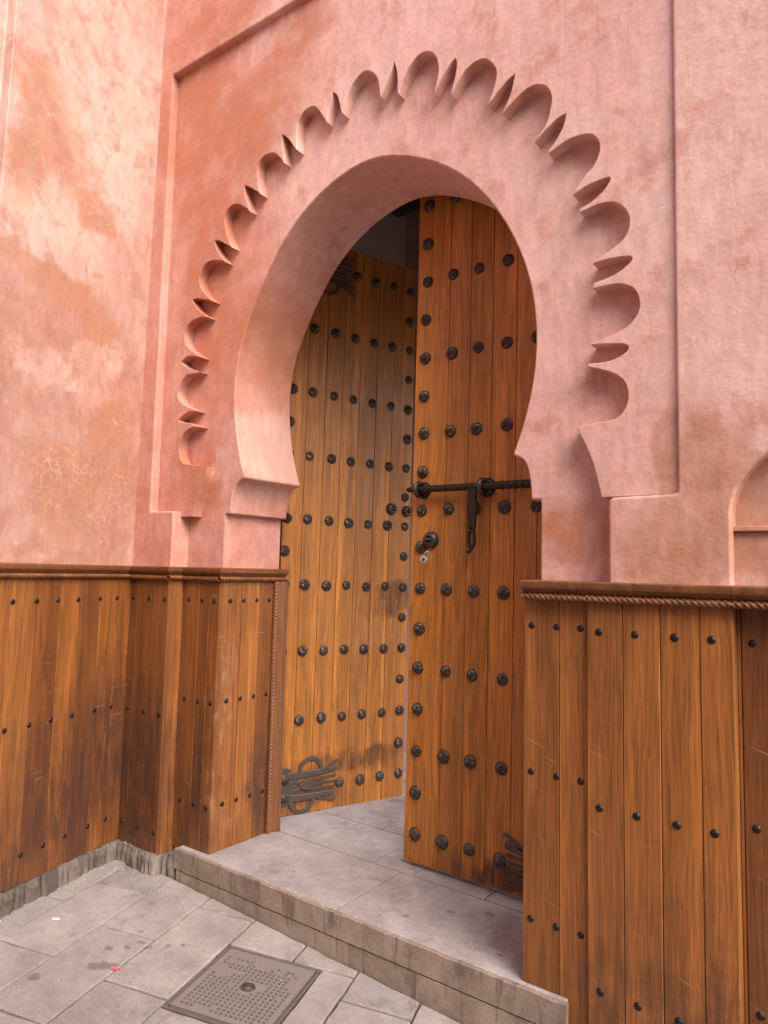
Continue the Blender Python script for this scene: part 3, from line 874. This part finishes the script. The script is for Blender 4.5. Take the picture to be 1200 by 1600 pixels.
kerb_run((-3.29, 2.185), (-2.945, 2.185), .018, .028, .05)
kerb_run((-2.962, 2.240), (-2.870, 2.240), .018, .028, .045)

# ================================================================== double doors
def stud_mesh(R, seed):
    rng = random.Random(seed)
    b = B(); n, tw = 24, rng.uniform(0, 6)
    f = lambda x, y, h: (x, -h, y)
    vs, fs = [], []
    prof = [(1.0, 0.0), (.97, .20), (.86, .46), (.62, .70), (.34, .86), (.10, .93)]
    for r, h in prof:
        for j in range(n):
            a = 2 * math.pi * j / n
            saw = ((a * 6 / (2 * math.pi) + tw + .35 * r) % 1.0)
            k = 1 - (.34 * (1 - saw) if .2 < r < .98 else 0)
            vs.append(f(R * r * math.cos(a), R * r * math.sin(a), .94 * R * h * k * rng.uniform(.96, 1.02)))
    for i in range(len(prof) - 1):
        for j in range(n):
            fs.append((i * n + j, i * n + (j + 1) % n, (i + 1) * n + (j + 1) % n, (i + 1) * n + j))
    fs.append(tuple(range((len(prof) - 1) * n, len(prof) * n)))
    b.add(vs, fs)
    return b.mesh('stud', M_IRON)
STUDS = [stud_mesh(.0305, s) for s in range(4)]
STUDS_GREY = []
for me in STUDS[:2]:
    g = me.copy(); g.materials[0] = M_STRAP; STUDS_GREY.append(g)

def stud(rt, x, z, grey=False, y=0.0):
    me = random.choice(STUDS_GREY if grey else STUDS)
    o = put('stud', me, rt, (x + random.uniform(-.003, .003), y, z + random.uniform(-.003, .003)), (random.uniform(-.12, .12), random.uniform(0, 6.28), random.uniform(-.12, .12)))
    k = random.uniform(.88, 1.07)
    o.scale = (k, k * random.uniform(.85, 1.1), k)
    return o

def boss(rt, x, z, R, name='lock_boss'):
    b = B()
    f = lambda u, v, h: (x + u, -h, z + v)
    b.lathe([(R, 0), (R * .98, .010), (R * .86, .020), (R * .62, .027), (R * .44, .029), (R * .40, .024), (R * .36, .006), (.001, .004)], 28, f, True)
    o = part(name, b, M_IRON, rt)
    b = B()                                               # staple eye standing out of the boss
    pth = [(x + .4 * R * math.cos(a), -.018 - .024 * math.sin(a), z + .3 * R * math.sin(a) * .2) for a in [math.pi * k / 10 for k in range(11)]]
    b.tube(pth, .0065, 8)
    part('staple', b, M_IRON, o)

def strap_hinge(rt, sx, x0, z0, flip=1):
    """forked ornamental hinge plate: lobed plate at the hinge side, bars, lozenge and two half rings. sx: direction from the hinge"""
    X = lambda s: x0 + sx * s
    Z = lambda z: z0 + flip * z
    f = lambda a, c, d: (X(a), -d, Z(c))
    b = B()
    lob = []
    for k in range(29):
        a = math.pi * .5 - math.pi * 1.0 * k / 28
        lob.append((.082 + .052 * math.cos(a), .052 + .052 * math.sin(a)))
    for k in range(29):
        a = math.pi * .5 - math.pi * 1.0 * k / 28
        lob.append((.080 + .052 * math.cos(a), -.048 + .052 * math.sin(a)))
    outline = [(.0, -.055), (.03, -.055), (.05, -.095)] + [(p[0], p[1]) for p in reversed(lob)] + [(.05, .098), (.03, .05), (.0, .05)]
    b.prism(outline, f, 0.0, .006)
    b.prism([(.09, -.05), (.09, .05), (.13, .046), (.17, .024), (.22, .030), (.25, .012), (.25, -.012), (.22, -.03), (.17, -.026), (.13, -.046)], f, 0.0, .0035)
    pl = part('hinge_strap', b, M_STRAP, rt, None, None, .0012, 1)
    b = B()
    def strap(pts, w, w1=None, lift=.005):
        c = catmull(pts, 4)
        k = len(c)
        vs, fs = [], []
        for i, p in enumerate(c):
            q0, q1 = c[max(i - 1, 0)], c[min(i + 1, k - 1)]
            l = math.hypot(q1[0] - q0[0], q1[1] - q0[1])
            nx, nz = -(q1[1] - q0[1]) / l, (q1[0] - q0[0]) / l
            ww = w + ((w1 if w1 is not None else w) - w) * i / (k - 1)
            for o, hh in ((-1, 0), (-1, .0055), (-.72, .0085), (.72, .0085), (1, .0055), (1, 0)):
                vs.append(f(p[0] + nx * ww * o, p[1] + nz * ww * o, hh))
        for i in range(k - 1):
            for j in range(6):
                fs.append((i * 6 + j, i * 6 + (j + 1) % 6, (i + 1) * 6 + (j + 1) % 6, (i + 1) * 6 + j))
        fs += [tuple(range(6))[::-1], tuple(range((k - 1) * 6, k * 6))]
        b.add(vs, fs)
    strap([(.09, .058), (.20, .060), (.30, .062), (.36, .068), (.398, .072)], .022, .013)
    strap([(.32, .070), (.355, .090), (.39, .110), (.408, .112)], .010, .006)
    strap([(.09, -.060), (.20, -.064), (.30, -.062), (.385, -.060)], .022, .013)
    strap([(.10, .020), (.14, .026), (.175, .012), (.20, .006)], .012, .008)
    strap([(.10, -.022), (.14, -.028), (.175, -.012), (.20, -.006)], .012, .008)
    strap([(.20, .012), (.25, .024), (.32, .028), (.394, .032)], .0085, .006)
    strap([(.20, .0), (.28, .001), (.398, .002)], .007, .005)
    strap([(.20, -.012), (.25, -.024), (.32, -.027), (.388, -.028)], .0085, .006)
    strap([(.28, -.078), (.33, -.088), (.37, -.098), (.40, -.094)], .009, .005)
    part('fork', b, M_STRAP, pl)
    b = B()
    b.prism([(.165, 0), (.185, .024), (.215, .028), (.245, .018), (.25, -.012), (.225, -.028), (.19, -.024)], f, 0, .013)
    part('lozenge', b, M_STRAP, pl, None, None, .002, 1)
    for (cx, cz, sg, r) in ((.235, .075, 1, .078), (.185, -.068, -1, .082)):
        b = B()
        outer, inner = [], []
        for k in range(17):
            a = math.pi * k / 16
            outer.append((cx + r * math.cos(a), cz + sg * r * math.sin(a)))
            inner.append((cx + (r - .022) * math.cos(a), cz + sg * (r - .022) * math.sin(a)))
        b.prism(outer + inner[::-1], f, 0, .009)
        part('half_ring', b, M_STRAP, pl, None, None, .002, 1)
    for cz in (.052, -.048):
        stud(pl, X(.080), Z(cz), True, -.006)

def boards(rt, xs_, z0, z1, tones, th=.055):
    for a, c in zip(xs_, xs_[1:]):
        a, c = min(a, c), max(a, c)
        g, ch, pr = .0007, .0022, random.uniform(-.0008, .0008)
        prof = [(a + g, th), (c - g, th), (c - g, pr + ch), (c - g - ch, pr), (a + g + ch, pr), (a + g, pr + ch)]
        b = B(); b.prism(prof, XY, z0, z1)
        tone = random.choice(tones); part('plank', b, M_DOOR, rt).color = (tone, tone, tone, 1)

ROWS = [.300, .673, 1.049, 1.419, 1.790, 2.156, 2.530, 2.910, 3.293]
Z0 = .16
# left leaf, swung inwards
LA = math.atan2(.8124, .3072)
dl = root('door_leaf', (-2.7943, 2.7884, Z0), 'left studded wooden door leaf, swung inwards and seen at a slant', 'door', LA, 'two leaves of the studded door')
dl.rotation_euler = (0, .010, LA)
boards(dl, [.0, .124, .242, .354, .471, .590, .709, .868], .006, 3.452 - Z0, (.25, .4, .55, .75))
cols = [.027, .155, .293, .427, .561, .698, .828]
for i, z in enumerate(ROWS):
    for j, s in enumerate(cols):
        if i in (0, 8) and j < 3: continue                # the hinge straps take these places
        stud(dl, s, z - Z0, i == 0 and j < 6)
for i in range(8):
    z = (ROWS[i] + ROWS[i + 1]) / 2
    for s in (.018, .826): stud(dl, s, z - Z0)
boss(dl, .722, 1.894 - Z0, .037); boss(dl, .838, 1.888 - Z0, .035)
strap_hinge(dl, 1, .0, .314 - Z0)
strap_hinge(dl, 1, .0, 3.285 - Z0, -1)

# right leaf, closed
dr = root('door_leaf', (-.995, 2.78, Z0), 'right studded wooden door leaf, closed, with the black slide bolt', 'door', 0, 'two leaves of the studded door')
dr.rotation_euler = (0, .008, 0)
rx = lambda x: x + .985
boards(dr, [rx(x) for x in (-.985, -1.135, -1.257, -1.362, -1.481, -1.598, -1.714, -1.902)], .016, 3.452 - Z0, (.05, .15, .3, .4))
rcols = [-1.844, -1.697, -1.556, -1.408, -1.264, -1.12, -1.02]
for i, z in enumerate(ROWS):
    for j, x in enumerate(rcols):
        if i in (0, 8) and j > 3: continue
        stud(dr, rx(x), z - Z0, i == 0)
for i in range(8):
    z = (ROWS[i] + ROWS[i + 1]) / 2
    if i == 3: z = 1.612
    if i == 4: z = 1.973
    for x in (-1.845, -1.02): stud(dr, rx(x), z - Z0)
strap_hinge(dr, -1, 0.0, .295 - Z0)
strap_hinge(dr, -1, 0.0, 3.285 - Z0, -1)
boss(dr, rx(-1.787), 1.648 - Z0, .040)
# slide bolt
bz = 1.884 - Z0
sb = B()
sb.tube([(rx(-1.902), -.046, bz), (rx(-1.892), -.046, bz), (rx(-1.87), -.046, bz), (rx(-1.845), -.046, bz), (rx(-1.60), -.046, bz), (rx(-1.15), -.046, bz), (rx(-1.08), -.046, bz)],
        [.008, .0125, .013, .0155, .0165, .0185, .0185], 12)
bolt = part('slide_bolt', sb, M_BOLT, dr)
b = B()                                                   # hammered ridges on the thick end
for k in range(9):
    x = rx(-1.40 + k * .033)
    b.tube([(x - .012, -.046, bz), (x, -.046, bz), (x + .012, -.046, bz)], [.0165, .0212, .0165], 10)
part('ridge', b, M_BOLT, bolt)
for x, R in ((-1.836, .041), (-1.497, .044)):
    b = B(); f = lambda u, v, h, x=x: (rx(x) + u, -h, bz + v)
    b.lathe([(R, 0), (R * .95, .010), (R * .7, .019), (R * .3, .022)], 24, f, True)
    part('rosette', b, M_BOLT, bolt)
    b = B()
    b.tube([(rx(x) - .004, -.012, bz + .028), (rx(x) - .004, -.045, bz + .030), (rx(x) - .004, -.066, bz + .018), (rx(x) - .004, -.070, bz), (rx(x) - .004, -.066, bz - .018), (rx(x) - .004, -.045, bz - .030), (rx(x) - .004, -.012, bz - .028)],
           .0115, 8, 1.0, Vector((1, 0, 0)))
    part('staple', b, M_IRON, bolt)
b = B(); hx = rx(-1.545)                                  # hanging hasp with its slot
f = lambda a, c, d: (hx + a, -.046 + d, bz + c)
b.prism([(-.022, .008), (.022, .008), (.020, -.05), (.024, -.09), (.018, -.19), (-.014, -.19), (-.019, -.09), (-.018, -.04)], f, -.012, .002)
ring_o = [(.020 * math.cos(a) + .001, -.232 + .050 * math.sin(a)) for a in [2 * math.pi * k / 20 for k in range(20)]]
ring_i = [(.009 * math.cos(a) + .001, -.232 + .032 * math.sin(a)) for a in [2 * math.pi * k / 20 for k in range(20)]]
vs = [f(p[0], p[1], d) for d in (-.012, .002) for p in ring_o + ring_i]
fs = []
for i in range(20):
    j = (i + 1) % 20
    fs += [(i, j, 20 + j, 20 + i), (40 + i, 60 + i, 60 + j, 40 + j), (i, 40 + i, 40 + j, j), (20 + i, 20 + j, 60 + j, 60 + i)]
b.add(vs, fs)
b.tube([f(-.002, -.276, -.005), f(-.004, -.287, -.010), f(-.004, -.292, -.022)], .009, 8)
part('hasp', b, M_BOLT, bolt)

# padlock hanging in the right lock boss
pk = root('padlock', (-1.797, 2.73, 1.56), 'small silvery padlock hanging from the round lock boss', 'padlock', .15)
b = B()
ca, sa = math.cos(.5), math.sin(.5)
def pf(x, y, z):
    x, y, z = x * .85, y * .85, z * .85
    return (x * ca + z * sa + .004, y, -x * sa + z * ca + .002)
b.box(-.020, .020, -.007, .007, -.018, .018, pf)
part('body', b, M_WHITE, pk, None, None, .004)
b = B(); b.lathe([(.010, 0), (.009, .002), (.004, .003)], 12, lambda u, v, h: (pf(u, -.007 - h, v))); part('keyhole_plate', b, M_STRAP, pk)
b = B()
b.tube([pf(.012 * math.cos(a) if True else 0, 0, .018 + (.030 if 0.1 < a < 3.0 else 0) * math.sin(a) ** .6) for a in [math.pi * k / 12 for k in range(13)]], .0035, 8)
part('shackle', b, M_WHITE, pk)

# ================================================================== passage behind the doors
room = root('passage_room', (-1.5, 4.0, .15), 'dim plastered passage behind the open doors', 'room')
RO = (-1.5, 4.0, .15)
def wallbox(name, x0, x1, y0, y1, z0, z1, m=M_INNER):
    b = B(); b.box(x0, x1, y0, y1, z0, z1); part(name, b, m, room, RO)
wallbox('wall', -3.40, -3.15, 2.692, 4.45, -.1, 4.6)      # left
wallbox('wall', -3.40, -.60, 4.45, 4.75, -.1, 4.6)        # far
wallbox('ceiling', -3.40, -.60, 2.692, 4.449, 4.45, 4.65)
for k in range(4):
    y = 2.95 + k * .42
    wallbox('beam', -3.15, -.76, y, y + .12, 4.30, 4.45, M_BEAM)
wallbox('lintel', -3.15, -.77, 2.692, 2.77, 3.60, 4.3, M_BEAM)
wallbox('light_cutting_lintel', -.75, -.60, 2.692, 4.449, 3.2, 4.449)   # unseen, added to cut side light off the passage top; open court beyond

# ================================================================== drain cover
CA = math.atan2(VY, VX)
cu_, cv_ = (-2.588 - 2.155) / 2, (-1.557 - 1.142) / 2
ccx, ccy = cu_ * UX + cv_ * VX, cu_ * UY + cv_ * VY
cover = root('drain_cover', (ccx, ccy, ground_z(ccx)), 'square cast drain cover with a grid of small holes, set in the paving', 'drain cover', CA)
cover.rotation_euler = (0, .034 * math.cos(CA), CA)
HU, HV = .2135, .2035                                     # half sizes: local y = away from the viewer, local x = right
b = B()
for (x0, x1, y0, y1) in ((-HV, HV, HU - .013, HU), (-HV, HV, -HU, -HU + .013), (-HV, -HV + .013, -HU + .0135, HU - .0135), (HV - .013, HV, -HU + .0135, HU - .0135)):
    b.box(x0, x1, y0, y1, -.04, -.002)
part('frame', b, M_FRAME, cover, None, None, .003)
b = B()
b.box(-HV, HV, -HU, HU, -.06, -.041)
part('pit', b, M_MORTAR, cover)
b = B()
W_, H_ = HV - .019, HU - .019
NX, NY = 17, 17
bw = .018
cw, chh = (2 * (W_ - bw)) / NX, (2 * (H_ - bw - .012)) / NY
xe = [-W_ + bw + cw * i for i in range(NX + 1)]
ye = [-H_ + bw + chh * i for i in range(NY + 1)]
for i in range(NX):
    for j in range(NY):
        x0, x1, y0, y1 = xe[i], xe[i + 1], ye[j], ye[j + 1]
        mx, my = (x0 + x1) / 2, (y0 + y1) / 2
        worn = mnoise.noise(Vector((mx * 9 + 3, my * 9, 2.0)))
        if math.hypot(mx - .01, my) < .036 or (worn > .34) or (my > .105 and random.random() < .5) or random.random() < .03:
            b.add([(x0, y0, 0), (x1, y0, 0), (x1, y1, 0), (x0, y1, 0)], [(0, 1, 2, 3)]); continue
        k = .33
        a0, a1, c0, c1 = x0 + cw * (.5 - k), x0 + cw * (.5 + k), y0 + chh * (.5 - k), y0 + chh * (.5 + k)
        dp = -.013 * random.uniform(.6, 1.1)
        b.add([(x0, y0, 0), (x1, y0, 0), (x1, y1, 0), (x0, y1, 0), (a0, c0, 0), (a1, c0, 0), (a1, c1, 0), (a0, c1, 0), (a0, c0, dp), (a1, c0, dp), (a1, c1, dp), (a0, c1, dp)],
              [(0, 1, 5, 4), (1, 2, 6, 5), (2, 3, 7, 6), (3, 0, 4, 7), (4, 5, 9, 8), (5, 6, 10, 9), (6, 7, 11, 10), (7, 4, 8, 11), (8, 9, 10, 11)])
for (x0, x1, y0, y1) in ((-W_, W_, -H_, ye[0]), (-W_, W_, ye[-1], H_), (-W_, xe[0], ye[0], ye[-1]), (xe[-1], W_, ye[0], ye[-1])):
    b.add([(x0, y0, 0), (x1, y0, 0), (x1, y1, 0), (x0, y1, 0)], [(0, 1, 2, 3)])
for (x0, y0, x1, y1) in ((-W_, -H_, W_, -H_), (W_, -H_, W_, H_), (W_, H_, -W_, H_), (-W_, H_, -W_, -H_)):
    b.add([(x0, y0, 0), (x1, y1, 0), (x1, y1, -.03), (x0, y0, -.03)], [(0, 1, 2, 3)])
part('lid', b, M_COVER, cover)
b = B()
b.lathe([(.031, -.001), (.028, .003), (.024, .001), (.018, .001), (.015, .006), (.008, .008), (.003, .009)], 18, lambda u, v, h: (u + .008, v * .9, h + .0015 * math.sin(u * 300 + v * 210)), True)
part('lifting_knob', b, M_STRAP, cover)

# ================================================================== litter
def scrap(name, x, y, z, w, h, m, label, cat, rz=0.0):
    b = B(); n = 5
    vs = [((i / n - .5) * w, (j / n - .5) * h * (1 - .4 * abs(i / n - .5)), random.uniform(.001, .007)) for i in range(n + 1) for j in range(n + 1)]
    fs = [(i * (n + 1) + j, (i + 1) * (n + 1) + j, (i + 1) * (n + 1) + j + 1, i * (n + 1) + j + 1) for i in range(n) for j in range(n)]
    m_ = len(vs)
    vs += [(x_, y_, 0.0002) for x_, y_, _ in vs]
    fs += [tuple(i + m_ for i in q[::-1]) for q in fs]
    b.add(vs, fs)
    o = put(name, b.mesh(name, m), None, (x, y, z), (0, 0, rz))
    return tag(o, label, cat)
scrap('paper_scrap', -2.413, 1.636, ground_z(-2.413), .040, .018, M_PINKPAPER, 'bright pink paper scrap lying on a paving joint', 'litter', .5)
b = B(); b.tube([(-.015, 0, .004), (-.005, 0, .0042), (.008, 0, .004), (.016, 0, .0036)], .004, 8)
bt = put('cigarette_butt', b.mesh('cigarette_butt', M_BUTT), None, (-2.905, 1.672, ground_z(-2.9)), (0, 0, .75))
tag(bt, 'white cigarette butt lying on the paving near the side wall', 'litter')
b = B()                                                   # white crumbs swept against kerb and step
spots = []
for _ in range(14):
    s = random.uniform(.02, .75); x, y = sw2(s, .035 + abs(random.gauss(0, .03))); spots.append((x, y, ground_z(x)))
for _ in range(10):
    x = random.uniform(-3.2, -2.9); spots.append((x, 2.13 - abs(random.gauss(0, .03)), ground_z(x)))
for _ in range(9):
    x = random.gauss(-1.95, .25); spots.append((x, 2.235 + abs(random.gauss(0, .012)), .160))
for _ in range(9):
    x, y = random.uniform(-2.9, -1.4), random.uniform(1.3, 2.15); spots.append((x, y, ground_z(x)))
for x, y, z in spots:
    r = random.uniform(.0010, .0030)
    vs = [(x + r * random.uniform(.6, 1.3) * math.cos(a), y + r * random.uniform(.6, 1.3) * math.sin(a), z + h) for h in (0, r * .8) for a in (0, 1.25, 2.5, 3.8, 5.0)]
    b.add(vs, [(0, 1, 6, 5), (1, 2, 7, 6), (2, 3, 8, 7), (3, 4, 9, 8), (4, 0, 5, 9), (5, 6, 7, 8, 9)])
cr_ = put('litter_crumbs', b.mesh('litter_crumbs', M_BUTT))
tag(cr_, 'white crumbs scattered along the kerb and the step edge', 'litter', None, 'stuff')
